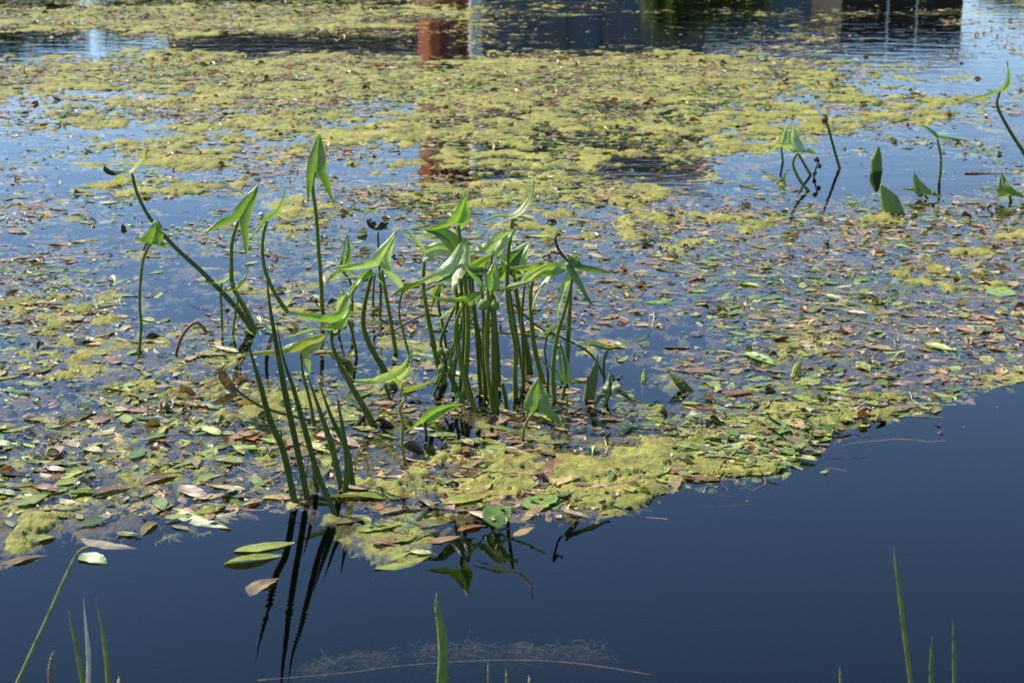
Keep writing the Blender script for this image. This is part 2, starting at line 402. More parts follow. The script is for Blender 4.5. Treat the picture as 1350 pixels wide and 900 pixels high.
# ------------------------------------------------------------------ leaf litter
PAL = dict(green=(.11, .19, .03), lime=(.26, .31, .05), olive=(.16, .15, .045), tan=(.36, .26, .11), pink=(.30, .19, .115), rust=(.24, .10, .035), dark=(.05, .032, .018), pale=(.42, .40, .26))
PK = list(PAL); PC = np.array([PAL[k] for k in PK])
def leaf_template(nu, nv, seed, ratio=.42, curl=.05, fold=.05, ragged=0.0, tip=1.0, cut=1.0):
    r = random.Random(seed); V = []; UV = []
    ph = r.uniform(0, 6); b = r.uniform(-1, 1)*curl; tw = r.uniform(-1, 1)*curl
    for i in range(nu+1):
        t = i/nu*cut
        w = ratio*.5*(math.sin(math.pi*min(1, t**.82*1.0))**.75)*(1-.25*t*tip) if 0 < t < 1 else ratio*.03
        for j in range(nv+1):
            s = j/nv*2-1
            rg = 1 + ragged*(r.random()-.5) if abs(s) > .99 else 1
            x = t-.5; y = s*w*rg + .06*math.sin(t*3+ph)*.6
            z = abs(s)*w*fold*2 + b*(math.sin(math.pi*t*1.1)-.6)+ tw*s*(t-.5) + curl*.35*math.sin(5*t+ph+2*s)*abs(s)
            V.append((x, y, z)); UV.append((t, j/nv))
    F = [(i*(nv+1)+j, (i+1)*(nv+1)+j, (i+1)*(nv+1)+j+1, i*(nv+1)+j+1) for i in range(nu) for j in range(nv)]
    return np.array(V), np.array(F), np.array(UV)
def scatter_points(n, dmin, dmax, power):
    u = rng.random(n); d = (dmin**power + u*(dmax**power-dmin**power))**(1/power)
    return rng.uniform(-.33, .33, n)*d, d
def build_litter(name, n, templates, size, power, label, cat, pal_w, zr, tilt, thr=1.0, ymin=4.1, stretch=1.0, extra_algae=.3, fringe=0.0, specks=0.0):
    x, y = scatter_points(n, ymin, 19.3, power)
    a, l, ins = cover(x, y)
    patch = fbm(x*3.5+40, y*3+11, 61, 4); patch = np.clip(.5+(patch-.5)*3.0+(fbm(x*14, y*10, 67, 3)-.5)*1.2, 0, 1)
    p = np.clip((l - patch*.75 + .25)*thr, 0, 1)*(l > .01) + a*extra_algae
    px_, py_ = project(x, y); p = p + fringe*sstep(75, 5, py_-np.interp(px_, EX, EY))*(l < .05) + specks
    k = rng.random(n) < p
    x, y, a = x[k], y[k], a[k]; m = len(x)
    # colour drifts in patches
    drift = fbm(x*1.7+3, y*1.4, 71, 3)
    w = np.tile(np.array([pal_w.get(q, 0) for q in PK], float), (m, 1))
    g = np.clip((drift-.5)*5, -1, 1)
    w[:, 0] *= np.exp(g); w[:, 1] *= np.exp(g); w[:, 3] *= np.exp(-g); w[:, 4] *= np.exp(-g)
    w /= w.sum(1, keepdims=True)
    ci = (w.cumsum(1) > rng.random((m, 1))).argmax(1)
    col = PC[ci]*rng.uniform(.65, 1.3, (m, 1))*rng.uniform(.9, 1.1, (m, 3))
    s = size[0]*np.exp(rng.random(m)*math.log(size[1]/size[0]))
    s *= np.clip(1 + (y-7)*.03, .9, 1.3)
    rz = rng.uniform(0, 2*np.pi, m); tx = rng.normal(0, tilt, m); ty = rng.normal(0, tilt, m)
    z = rng.uniform(zr[0], zr[1], m) + np.clip(a-.35, 0, 1)*.02
    tid = rng.integers(0, len(templates), m)
    Vs, Fs, Cs, off = [], [], [], 0
    for q, (tv, tf, _) in enumerate(templates):
        sel = np.where(tid == q)[0]
        if not len(sel): continue
        ss = s[sel][:, None]
        vx, vy, vz = tv[:, 0][None]*ss*stretch, tv[:, 1][None]*ss, tv[:, 2][None]*ss
        vz = vz + vx*np.sin(tx[sel])[:, None] + vy*np.sin(ty[sel])[:, None]
        c, sn = np.cos(rz[sel])[:, None], np.sin(rz[sel])[:, None]
        V = np.stack([vx*c-vy*sn + x[sel][:, None], vx*sn+vy*c + y[sel][:, None], vz + z[sel][:, None]], -1)
        nv = tv.shape[0]
        F = tf[None] + (off + np.arange(len(sel))*nv)[:, None, None]
        Vs.append(V.reshape(-1, 3)); Fs.append(F.reshape(-1, tf.shape[1])); Cs.append(np.repeat(col[sel], nv, 0)); off += len(sel)*nv
    o = np_mesh(name, np.concatenate(Vs), np.concatenate(Fs), M_LITTER, np.concatenate(Cs))
    tag(o, label, cat, kind='stuff'); print(name, m)
T_LEAF = [leaf_template(5, 2, 100+i, rnd.uniform(.3, .5), rnd.uniform(.02, .09), rnd.uniform(-.1, .15), .7, 1.0, rnd.choice([1, 1, .85, .65])) for i in range(24)]
T_BIT = [leaf_template(3, 2, 200+i, rnd.uniform(.4, .8), rnd.uniform(.05, .18), rnd.uniform(-.2, .3), 1.5, 1.0, rnd.choice([1, .8, .6])) for i in range(24)]
T_CURL = [leaf_template(5, 2, 300+i, rnd.uniform(.25, .5), rnd.uniform(.15, .35), rnd.uniform(.2, .9), .5) for i in range(10)]
def strand_template(seed):
    r = random.Random(seed); V = []; a = r.uniform(-1, 1); b = r.uniform(-1, 1)
    for i in range(7):
        t = i/6-.5; y = a*t*t*.8 + b*t**3*1.4; z = .012*math.sin(i*1.7+seed)
        V += [(t, y-.007, z), (t, y+.007, z+.004)]
    return np.array(V), np.array([(2*i, 2*i+2, 2*i+3, 2*i+1) for i in range(6)]), None
T_STR = [strand_template(i) for i in range(16)]
build_litter('leaf_litter', 120000, T_LEAF, (.03, .105), 1.55, 'small flat green and brown leaves littered all over the pond mat', 'leaf litter',
             dict(green=.1, lime=.18, olive=.27, tan=.21, pink=.13, rust=.05, dark=.05, pale=.03), (-.010, .003), .045)
build_litter('leaf_fragments', 130000, T_BIT, (.008, .035), 1.45, 'tiny scraps of brown and olive leaf between the floating leaves', 'leaf scraps',
             dict(green=.08, lime=.1, olive=.25, tan=.2, pink=.15, rust=.06, dark=.16, pale=.05), (-.005, .005), .12, 1.1, fringe=.03, specks=.004)
build_litter('curled_litter', 4500, T_CURL, (.02, .06), 1.5, 'curled brown leaf pieces sticking up from the pond mat', 'curled leaves',
             dict(olive=.3, tan=.15, pink=.08, rust=.15, dark=.3, lime=.06), (-.002, .006), .3)
build_litter('weed_strands', 22000, T_STR, (.06, .3), 1.5, 'thin tan weed strands trailing on the water between leaves', 'weed strands',
             dict(olive=.3, tan=.4, dark=.15, pale=.12, pink=.1), (-.014, .003), .015, .9, fringe=.05)

# ------------------------------------------------------------------ single floating leaves
FT = []
for i in range(9):
    tv, tf, tuv = leaf_template(9, 4, 500+i, [.4, .46, .36, .5, .42, .34, .44, .3, .52][i], [.012, .03, .02, .035, .015, .045, .03, .03, .02][i], [.02, .08, -.05, .1, .04, .15, -.08, .2, .06][i], .3)
    fs = [tuple(int(q) for q in f) for f in tf]
    if i in (3, 6):                                   # eaten holes
        fs = [f for k, f in enumerate(fs) if k not in ((14, 22) if i == 3 else (9, 25, 26))]
    me = bpy.data.meshes.new('floating_leaf_blade'); me.from_pydata([tuple(v) for v in tv], [], fs)
    me.polygons.foreach_set('use_smooth', [True]*len(me.polygons))
    l = me.uv_layers.new(name='UVMap'); vi = np.empty(len(me.loops), dtype=np.int32); me.loops.foreach_get('vertex_index', vi)
    l.data.foreach_set('uv', tuv.astype(np.float32)[vi].ravel()); me.materials.append(M_FLOAT); me.update(); FT.append(me)
def float_leaf(x, y, z, length, rz, t, col, label, group=None, wide=1.0, tilt=(0, 0), name='floating_leaf'):
    o = bpy.data.objects.new(name, FT[t]); C.objects.link(o)
    o.location = (x, y, z); o.rotation_euler = (tilt[0], tilt[1], rz); o.scale = (length, length*wide, length)
    o.color = (*col, 1); tag(o, label, 'leaf', group); return o
def fl_px(p0, p1, wide, t, key, label, tilt=(0, 0), z=.002, mul=1.0):
    """leaf lying between two spots of the water"""
    a, b = on_water(*p0), on_water(*p1); c = (a+b)/2; d = b-a
    return float_leaf(c.x, c.y, z, d.length, math.atan2(d.y, d.x), t, tuple(q*mul for q in PAL[key]), label, None, wide, tilt)
fl_px((640,603),(668,582),1.1,0,'lime','bright green oval leaf beside the clump\'s dark reflection')
fl_px((702,674),(728,651),1.25,3,'green','rounded green leaf with brown specks at the algae edge', mul=1.5)
fl_px((636,695),(676,683),1.7,6,'green','large green leaf with an eaten hole, raised on edge', (.5,0), .022, 1.4)
fl_px((582,664),(648,653),.95,1,'lime','long yellow-green leaf lying in front of the dark clump')
fl_px((494,751),(566,734),.9,2,'lime','pointed green leaf alone at the mat\'s front tip')
fl_px((308,728),(388,715),.9,4,'lime','upper of two long leaves floating apart below the tall blades')
fl_px((296,744),(372,732),.9,7,'lime','lower of two long leaves floating apart below the tall blades', mul=1.1)
fl_px((330,782),(366,758),1.3,5,'tan','ragged brown-yellow leaf adrift in the dark open water', z=-.003, mul=.8)
fl_px((234,670),(302,699),.7,6,'lime','pale green leaf full of holes slanting out from the mat', mul=1.2)
fl_px((108,730),(142,743),1.5,4,'green','round green leaf with red rim at the bent rush tip', mul=1.3)
fl_px((104,708),(180,722),.8,2,'tan','pointed tan leaf reaching into open water by the round leaf', z=-.002, mul=.8)
fl_px((0,748),(62,728),.9,5,'tan','wide tan-brown leaf at the mat\'s lower left corner', z=-.003, mul=.7)
fl_px((72,640),(118,630),1.0,1,'lime','plump yellow-green leaf beside a curved brown stem')
fl_px((202,632),(240,626),1.0,0,'lime','clean bright green leaf touching a purple-brown leaf')
fl_px((186,640),(238,626),1.0,5,'pink','purple-brown rotting leaf under a clean green leaf', mul=.6)
fl_px((112,655),(180,642),.9,5,'pink','long purplish leaf dusted with grit', mul=.7)
fl_px((236,640),(276,658),1.0,4,'pink','half green, half purple leaf near the open water', mul=.8)
fl_px((850,400),(888,394),1.4,2,'green','single green leaf afloat right of the arrowhead clump', mul=1.5)
fl_px((794,612),(848,608),.8,4,'green','green strap-like leaf with a dark notch on algae', mul=1.2)
fl_px((826,612),(896,632),.7,1,'green','long green strap leaf lying across the algae edge', mul=1.4)
fl_px((436,655),(530,658),.55,7,'lime','long narrow yellow-green leaf at the blades\' feet', mul=.9)
fl_px((768,624),(790,630),1.9,8,'lime','small bright yellow-green leaf on yellow algae', mul=1.1)
fl_px((1056,508),(1082,496),1.5,0,'lime','round lime leaf beside a folded yellow leaf')
fl_px((1000,516),(1062,508),.7,2,'green','slender green leaf left of the round lime leaf', mul=1.3)
fl_px((980,466),(1022,482),.8,3,'green','pale green leaf with a white tip on blue water', mul=1.6)
fl_px((1220,453),(1260,464),.9,1,'lime','smooth yellow-green leaf lying alone on clear water')
fl_px((1310,390),(1328,378),1.9,0,'green','small round bright green leaf', mul=1.7)
fl_px((1232,490),(1300,500),.55,2,'lime','long pale strap leaf pointing out past the mat edge', mul=.9)
fl_px((962,536),(1002,534),.9,4,'green','smooth green leaf just behind the yellow algae', mul=1.3)
fl_px((842,560),(920,548),.8,6,'green','large torn green leaf behind the strap leaves', mul=1.2)
fl_px((896,566),(934,563),1.0,2,'green','small green leaf overlapping yellow algae', mul=1.3)
for p0, p1, w_, t_, k_, lb in (((470,702),(528,692),1.0,3,'lime','blotched yellow leaf at the front tip, behind the pointed leaf'), ((500,678),(560,670),.9,5,'tan','crinkled tan leaf between reed blades and speckled round leaf'),
    ((540,694),(600,684),.9,1,'olive','olive leaf touching the crinkled tan leaf'), ((452,716),(500,722),.8,2,'pink','sunken pinkish leaf below the reed blades'), ((560,716),(606,706),1.0,4,'pink','faded pinkish leaf beside the pointed front leaf'),
    ((604,700),(640,692),1.1,5,'rust','orange-brown leaf left of the raised eaten leaf'), ((676,706),(706,694),1.0,0,'tan','thin sunken tan leaf right of the raised eaten leaf'), ((480,668),(520,662),1.0,6,'lime','nibbled yellow-green leaf at the feet of the right-hand trio'),
    ((560,650),(606,640),.9,2,'lime','slim lime leaf behind the long yellow-green leaf'), ((500,716),(552,706),.9,8,'tan','wrinkled dusty leaf in the front tip\'s middle'), ((440,690),(486,684),.9,1,'olive','dark olive leaf across the reed reflections'),
    ((600,676),(640,668),1.0,3,'olive','holed olive leaf under the long yellow-green leaf'), ((530,728),(566,722),1.0,5,'pink','small pink leaf scrap at the pointed front leaf\'s stem end')):
    fl_px(p0, p1, w_, t_, k_, lb, z=rnd.uniform(-.003, .004), mul=rnd.uniform(.8, 1.15))
fl_px((500,244),(532,241),1.6,2,'lime','plump lime leaf on blue water behind the clump')
CLASS = {'green': 'plain green oval leaf lying flat in the pond mat', 'lime': 'yellow-green oval leaf lying flat in the pond mat', 'olive': 'dull olive leaf half sunk in the pond mat',
 'tan': 'tan dried leaf lying flat in the pond mat', 'pink': 'pinkish brown rotting leaf in the pond mat', 'rust': 'rust-orange leaf lying in the pond mat'}
MARKS = [(420,655,'near the reed blades\' feet'),(600,560,'in front of the arrowhead clump'),(330,440,'around the long leaning stalk\'s foot'),(184,472,'around the wavy thin stalk\'s foot'),(232,470,'by the bent brown broken stem'),
 (980,585,'by the thick yellow algae pad'),(790,650,'at the algae edge before the half-shaded leaf'),(740,480,'right of the arrowhead clump'),(905,515,'near the dark leaf tip in open water'),(1055,500,'near the folded yellow leaf'),
 (1240,458,'near the smooth leaf on clear water'),(1319,384,'near the small round bright leaf'),(870,397,'near the single green leaf afloat'),(1170,282,'near the blue pool\'s near rim'),(123,735,'near the bent rush tip'),
 (265,685,'near the pale leaf full of holes'),(210,630,'near the purple-brown rotting leaf'),(60,640,'near the curved brown stem at the mat\'s left'),(300,510,'near the crumpled brown leaf'),(1280,495,'near the long pale strap leaf'),(640,400,'behind the fruiting stems'),(60,410,'by the left algae pad')]
SHAPE = ['oval', 'pointed oval', 'slender', 'hole-eaten broad', 'oval', 'slender curled', 'hole-eaten', 'narrow', 'round']
def leaf_label(key, t, ln, px, py):
    mk = min(MARKS, key=lambda q: (q[0]-px)**2 + (1.6*(q[1]-py))**2)[2]
    cn = dict(green='green', lime='yellow-green', olive='dull olive', tan='tan', pink='pinkish brown', rust='rust-orange')[key]
    return f"{'large' if ln > .088 else 'small'} {SHAPE[t]} {cn} leaf floating {mk}"
def random_floats(n):
    k = 0; tries = 0
    while k < n and tries < 30000:
        tries += 1
        px, py = rnd.uniform(-20, 1370), 330 + 400*rnd.random()**.75
        p = on_water(px, py)
        a, l, ins = cover(np.array([p.x]), np.array([p.y]))
        if rnd.random() > l[0]*1.2 + .1*a[0]: continue
        key = rnd.choices(list(CLASS), [.22, .27, .15, .16, .15, .05])[0]
        m = rnd.uniform(.75, 1.35); ln = .058 + .06*rnd.random()**1.6; tt = rnd.randrange(9)
        float_leaf(p.x, p.y, rnd.uniform(-.001, .007) + .012*max(0, a[0]-.4), ln, rnd.uniform(0, 6.28), tt, tuple(c*m for c in PAL[key]),
                   leaf_label(key, tt, ln, px, py), 'floating pondweed leaves', rnd.uniform(.75, 1.15), (rnd.gauss(0, .05), rnd.gauss(0, .05)))
        k += 1
random_floats(252)

# ------------------------------------------------------------------ arrowhead plants
GREEN = (.125, .205, .018); BRIGHT = (.20, .32, .028); PALE = (.34, .42, .16); DEEP = (.06, .115, .014); YEL = (.29, .31, .045)  # PALE: pale leaves, with sun and sky glare put into the colour
def arrow_blade(Y, T, J, L1, L2, w, d=(0, 0, 0), bend=(0, 0), fold=.25, sag=(0, 0)):
    """arrow-shaped blade: tip T, stalk joint J, back lobes L1 and L2; d = how far tip and lobes reach behind (+) or before (-) the joint"""
    j = at_y(*J, Y); t = at_y(*T, Y+d[0]); a = at_y(*L1, Y+d[1]); b = at_y(*L2, Y+d[2])
    hw = w*.5*mpp(Y)
    tdir = (t-j).normalized(); ud = (a-b); ud = ud - tdir*ud.dot(tdir)
    u = ud.normalized() if ud.length > 1e-5 else tdir.orthogonal().normalized()
    n = tdir.cross(u).normalized()
    if n.z < 0: n = -n
    hw *= .77; wr = random.Random(int(J[0]*7+J[1])); ph = wr.uniform(0, 6.3); am = wr.uniform(.12, .4)
    bv = at_y(J[0]+bend[0], J[1]+bend[1], Y) - j
    V, F, UV = [], [], []
    NS, NV = 9, 5
    for sgn, lob in ((1, a), (-1, b)):
        base = len(V)
        rows = []
        side = u*sgn
        ld = lob - j; ldn = ld.normalized()
        wl = tdir - ldn*tdir.dot(ldn) + side*.3; wl = wl - ldn*wl.dot(ldn)
        wl = wl.normalized() if wl.length > 1e-4 else side
        sg = at_y(J[0]+sag[0], J[1]+sag[1], Y) - j
        hip = side*hw + n*hw*fold
        for i in range(NS+1):                        # from tip down to the joint
            s = 1 - i/NS
            mid = j.lerp(t, s) + bv*(4*s*(1-s))
            pr = (1-s)**.72*(1+.22*math.sin(math.pi*s)) if s < 1 else 0
            rows.append((mid, mid + hip*pr, s))
        for i in range(1, NS+1):                     # from the joint out along the back lobe
            s = i/NS
            inn = j.lerp(lob, s) + sg*(4*s*(1-s))
            q = min(1, s/.45); q = q*q*(3-2*q)
            wv_ = hip.lerp((wl + n*fold*.6).normalized()*hw*.78, q)*((1-s)**.7*(1+.25*math.sin(math.pi*s)))
            rows.append((inn, inn + wv_, -s))
        for inn, outp, s in rows:
            for k in range(NV+1):
                v = k/NV
                p = inn.lerp(outp, v) + n*hw*.16*math.sin(math.pi*v) + n*hw*(.08*math.sin(9*s+3*sgn+ph)*v + am*math.sin(4.2*s+ph+sgn)*abs(s)) + n*hw*.35*am*math.sin(5*s+ph*2)*v*v
                V.append(p); UV.append((s*.5+.5, v))
        for i in range(len(rows)-1):
            for k in range(NV):
                q = base + i*(NV+1)+k
                F.append((q, q+1, q+NV+2, q+NV+1) if sgn > 0 else (q, q+NV+1, q+NV+2, q+1))
    return V, F, UV
def stalk_mesh(pts, r0, r1, Y, under=.14, sides=8, dy=0.0):
    P = [at_y(x, y, Y + dy*i/(max(1, len(pts)-1))) for i, (x, y) in enumerate(pts)]
    path = catmull(P, 6)
    dn = (path[0]-path[1]).normalized(); dn = Vector((dn.x, dn.y, min(dn.z, -.6))).normalized()
    path = [path[0]+dn*under, path[0]+dn*under*.5] + path
    n = len(path); k = mpp(Y)
    return path, tube(path, [(r0 + (r1-r0)*(i/(n-1))**.8)*k for i in range(n)], sides, .85)
GRP = {}
def arrowhead(label, stalk, r, T=None, J=None, L1=None, L2=None, w=20, d=(.01, -.03, .03), col=GREEN, scol=None, bend=(0, 0), fold=.25, sag=(0, 0), dY=0, group=None, name='arrowhead_plant', bmat=None, extra=None):
    b = on_water(*stalk[0]); Y = b.y
    root = empty(name, (b.x, b.y, 0))
    tag(root, label, 'plant', group)
    path, (V, F) = stalk_mesh(stalk, r[0]*.82, r[1]*.85, Y, dy=dY)
    o = mesh_obj('stalk', [v-Vector((b.x, b.y, 0)) for v in V], F, M_STALK, root)
    sc = scol or col; o.color = (sc[0]*.56, sc[1]*.5, sc[2]*.3, 1)
    if T is not None:
        V, F, UV = arrow_blade(Y+dY, T, J or stalk[-1], L1, L2, w, d, bend, fold, sag)
        l = mesh_obj('leaf', [v-Vector((b.x, b.y, 0)) for v in V], F, bmat or M_BLADE, root, uv=UV); l.color = (*col, 1)
    if extra: extra(root, Vector((b.x, b.y, 0)), Y)
    return root
def pod(root, org, Y, px, py, r, m, name='seed_head', sq=1.0, seed=0):
    """knobbly round seed head"""
    c = at_y(px, py, Y-.012); R = r*mpp(Y); rr = random.Random(seed+int(px)); V = []; F = []
    nu, nv = 14, 9
    for i in range(nv+1):
        th = math.pi*i/nv
        for k in range(nu):
            ph = 2*math.pi*(k+.5*(i % 2))/nu; q = R*(1+rr.uniform(-.09, .11))
            V.append(c - org + Vector((q*math.sin(th)*math.cos(ph), q*math.sin(th)*math.sin(ph), q*math.cos(th)*sq)))
    for i in range(nv):
        for k in range(nu): F.append((i*nu+k, (i+1)*nu+k, (i+1)*nu+(k+1) % nu, i*nu+(k+1) % nu))
    return mesh_obj(name, V, F, m, root)
def curl_leaf(root, org, Y, pts, w, m, name='withered_leaf', depth=.02):
    """shrivelled strip leaf"""
    P = catmull([at_y(x, y, Y + depth*math.sin(i*1.9)) for i, (x, y) in enumerate(pts)], 5); n = len(P); V = []; F = []; k = mpp(Y)
    for i, p in enumerate(P):
        t = i/(n-1); ww = w*.5*k*(math.sin(math.pi*(.12+.8*t))**.7)
        tg = (P[min(i+1, n-1)]-P[max(0, i-1)]).normalized(); s = tg.cross(Vector((math.sin(t*3), -.8, math.cos(t*4)*.6))).normalized()
        nn = tg.cross(s)
        for q in (-1, -.4, .4, 1): V.append(p + s*ww*q + nn*ww*.55*q*q - org)
    for i in range(n-1):
        for q in range(3): F.append((i*4+q, (i+1)*4+q, (i+1)*4+q+1, i*4+q+1))
    return mesh_obj(name, V, F, m, root)

A = arrowhead
A('long stalk leaning far left with a yellowing, brown-edged leaf on top', [(333,436),(310,404),(270,362),(230,325),(198,288),(181,255),(174,229)], (5,2.2), (195,192), (174,228), (138,249), (146,226), 20, (.02,-.04,.03), YEL, GREEN, (3,4), .5,
  extra=lambda r,o,Y: curl_leaf(r, o, Y+.03, [(160,226),(148,228),(140,224),(137,219)], 7, M_DARK))
A('wavy thin stalk with a broad upright heart-like leaf beside the long leaning stalk', [(183,470),(186,430),(184,400),(186,360),(190,338),(198,321)], (2.6,2.2), (206,288), (199,321), (178,317), (220,329), 34, (.03,-.01,.02), GREEN, BRIGHT, (2,0), .35)
A('dark green arrow leaf spread wide above the leaning stalk\'s foot', [(336,434),(322,405),(307,377),(305,350),(306,318),(314,291)], (5,2.5), (340,243), (315,289), (263,310), (325,343), 33, (.03,-.05,.0), GREEN, BRIGHT, (-1,2), .2)
A('narrow S-curved light green leaf next to the wide dark arrow leaf', [(378,410),(362,386),(350,358),(346,335),(347,310),(352,292)], (4,2.3), (377,246), (352,290), (312,334), (329,322), 13, (.04,-.06,-.02), BRIGHT, BRIGHT, (5,6), .5, (6,-5))
A('tallest upright arrow leaf, symmetrical, alone on a straight stalk', [(425,412),(423,370),(420,330),(417,285),(412,244),(416,227)], (3.8,2.6), (421,176), (417,226), (406,268), (441,272), 33, (.02,-.01,.0), GREEN, BRIGHT, (0,0), .3)
A('small drooping pale leaf crossing the leaning stalk', [(293,436),(292,410),(291,390),(292,373)], (2,1.6), (306,354), (292,373), (262,377), (272,368), 12, (.03,-.03,.02), PALE, BRIGHT, (3,3), .4)
A('small dark leaf folded upward under the wide arrow leaf', [(307,440),(309,422),(313,400),(313,383)], (2.2,1.6), (326,348), (312,382), (292,385), (303,372), 14, (.02,-.03,.02), DEEP, BRIGHT, (4,4), .4)
A('leaf with blackened edge and long pale lobe on a stout curved stalk', [(493,562),(478,534),(460,503),(447,477),(438,453),(437,427)], (6.5,2.4), (462,398), (437,425), (374,409), (371,446), 34, (.05,-.02,-.05), BRIGHT, GREEN, (2,6), .3, (0,4))
A('low yellow-green leaf with one bluish lobe hanging behind the tall blades', [(414,560),(409,530),(400,495),(396,464)], (3,2), (432,442), (396,462), (317,466), (409,492), 32, (.05,-.03,.0), YEL, GREEN, (2,-2), .2, (0,4))
A('stout bent stalk bearing a thin leaf that points down left', [(520,512),(503,482),(487,454),(479,428),(481,400),(490,362)], (6,3), (461,397), (491,358), (432,371), (507,376), 14, (-.05,-.03,.06), BRIGHT, GREEN, (-4,-6), .4)
A('large leaf with broad glossy raised tip and dark right lobe', [(522,465),(517,435),(510,395),(503,356)], (4,2.6), (522,302), (500,350), (432,353), (540,388), 40, (.05,-.05,.04), PALE, BRIGHT, (-4,8), .15, (0,4))
A('upright narrow green leaf behind the large glossy leaf', [(464,416),(464,395),(462,372),(452,358)], (3,2), (458,307), (450,357), (428,376), (470,362), 22, (.02,-.03,.04), GREEN, BRIGHT, (3,0), .3)
def seedtop(r, o, Y):
    pod(r, o, Y, 498, 300, 4, M_DARK, 'withered_flower', .8)
    for p in ([(497,302),(489,297),(484,290)], [(499,302),(507,299),(513,294)], [(498,302),(494,295),(486,298)], [(499,301),(504,296),(510,301)]): curl_leaf(r, o, Y, p, 6, M_DARK, 'petal', .006)
A('straight stalk topped by a blackened dried flower', [(501,416),(502,385),(500,345),(498,306)], (2.6,1.8), col=GREEN, scol=GREEN, extra=seedtop, name='flower_stalk')
A('leaf arching over like a bow on a bare upright stalk', [(586,506),(577,478),(568,437),(562,405),(558,374),(560,337)], (6,2.4), (612,352), (560,335), (522,303), (601,364), 26, (-.05,.0,-.08), PALE, BRIGHT, (2,-14), .3, (0,-6))
A('bright V-shaped leaf seen edge-on in the clump\'s middle', [(650,545),(645,505),(641,470),(641,430),(646,400),(648,386)], (4,2.2), (652,342), (648,384), (608,346), (722,364), 28, (.04,-.02,-.03), BRIGHT, BRIGHT, (0,0), .3, (-2,4))
A('tall light green leaf pointing up and left at the clump\'s top', [(612,528),(615,480),(617,430),(614,380),(609,335),(604,297)], (5,3), (612,249), (603,293), (556,302), (612,300), 34, (.02,-.03,.02), BRIGHT, BRIGHT, (3,4), .2, (0,4))
A('highest leaf of the clump, pale, with long curved tip pointing right', [(680,524),(679,495),(680,460),(674,425),(669,385),(670,335),(674,305),(676,288)], (4.5,2.8), (704,236), (676,286), (620,298), (628,318), 17, (.03,-.02,-.06), PALE, BRIGHT, (6,6), .2, (0,-3))
A('broad whitish glossy leaf near the clump\'s centre left', [(624,536),(616,505),(606,470),(602,430),(603,395),(597,364)], (5,2.5), (616,313), (596,360), (546,375), (596,388), 44, (.04,-.05,-.08), PALE, GREEN, (2,2), .1, (0,3))
A('long level leaf low in the clump, thin as a strap', [(629,543),(616,515),(605,472),(600,444),(603,419),(613,400)], (4.5,2), (642,380), (613,397), (556,384), (632,394), 20, (.02,-.02,.05), BRIGHT, BRIGHT, (0,3), .3, (0,7))
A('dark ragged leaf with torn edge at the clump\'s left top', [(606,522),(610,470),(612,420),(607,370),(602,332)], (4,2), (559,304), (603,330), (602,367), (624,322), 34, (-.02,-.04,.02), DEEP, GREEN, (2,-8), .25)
A('bluish pale leaf tilted right behind the highest stalk', [(651,530),(650,470),(649,400),(648,336)], (4,2), (684,301), (648,332), (606,338), (668,350), 34, (.03,.0,.01), PALE, GREEN, (-4,-2), .15)
A('glossy white leaf with a dark cupped left lobe', [(698,490),(695,465),(689,435),(683,400),(678,366)], (7,2.8), (700,318), (673,362), (640,382), (694,368), 40, (.03,-.02,.01), PALE, GREEN, (-2,-3), .1)
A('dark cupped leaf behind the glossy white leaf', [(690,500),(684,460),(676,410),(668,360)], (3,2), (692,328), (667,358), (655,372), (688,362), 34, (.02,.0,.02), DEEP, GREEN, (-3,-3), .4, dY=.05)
A('narrow bright leaf slanting up right across the clump\'s top', [(634,520),(630,470),(626,410),(622,360)], (3.5,2), (660,327), (622,357), (604,366), (640,362), 22, (.02,-.02,.01), BRIGHT, GREEN, (-2,2), .4)
A('long dark leaf lying level under the whitish leaf', [(640,525),(638,470),(637,410),(634,362)], (4,2.2), (550,388), (632,361), (668,352), (640,384), 24, (-.03,.02,-.03), DEEP, GREEN, (0,-6), .3)
A('level green leaf pointing right like a spear', [(716,505),(709,478),(703,448),(700,410),(700,380),(708,359)], (5.5,2.6), (765,332), (708,356), (666,352), (682,374), 24, (.03,-.02,-.02), BRIGHT, BRIGHT, (4,8), .3, (0,2))
A('drooping blue-green leaf with lobes hanging at the clump\'s right', [(745,504),(748,470),(750,430),(752,390),(753,357)], (5,2.5), (762,342), (752,354), (700,410), (734,430), 42, (.04,-.04,-.05), PALE, BRIGHT, (0,0), .25, (-6,-8))
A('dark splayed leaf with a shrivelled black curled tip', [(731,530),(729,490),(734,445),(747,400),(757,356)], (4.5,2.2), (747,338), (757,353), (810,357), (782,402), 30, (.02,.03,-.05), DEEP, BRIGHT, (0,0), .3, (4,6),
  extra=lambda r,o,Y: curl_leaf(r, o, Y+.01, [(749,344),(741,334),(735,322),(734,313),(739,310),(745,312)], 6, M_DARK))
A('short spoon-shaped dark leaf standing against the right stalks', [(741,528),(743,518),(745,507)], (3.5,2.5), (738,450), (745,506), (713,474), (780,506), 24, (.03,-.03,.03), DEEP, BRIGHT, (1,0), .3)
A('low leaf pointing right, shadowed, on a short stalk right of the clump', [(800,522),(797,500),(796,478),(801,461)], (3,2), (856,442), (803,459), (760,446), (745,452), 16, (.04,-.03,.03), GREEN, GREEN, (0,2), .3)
A('shaded dark leaf drooping to the water right of the clump', [(799,532),(801,525),(806,517)], (3,2.2), (806,492), (807,516), (781,536), (836,529), 30, (.05,-.02,-.03), DEEP, GREEN, (0,0), .2)  # DEEP puts the clump's shadow into this leaf's colour
A('leaf in half shade with one bright lobe in front of the clump', [(689,580),(691,564),(699,549),(707,540)], (3,2.2), (710,498), (708,538), (693,551), (747,568), 46, (.02,-.01,-.03), GREEN, PALE, (0,0), .25)
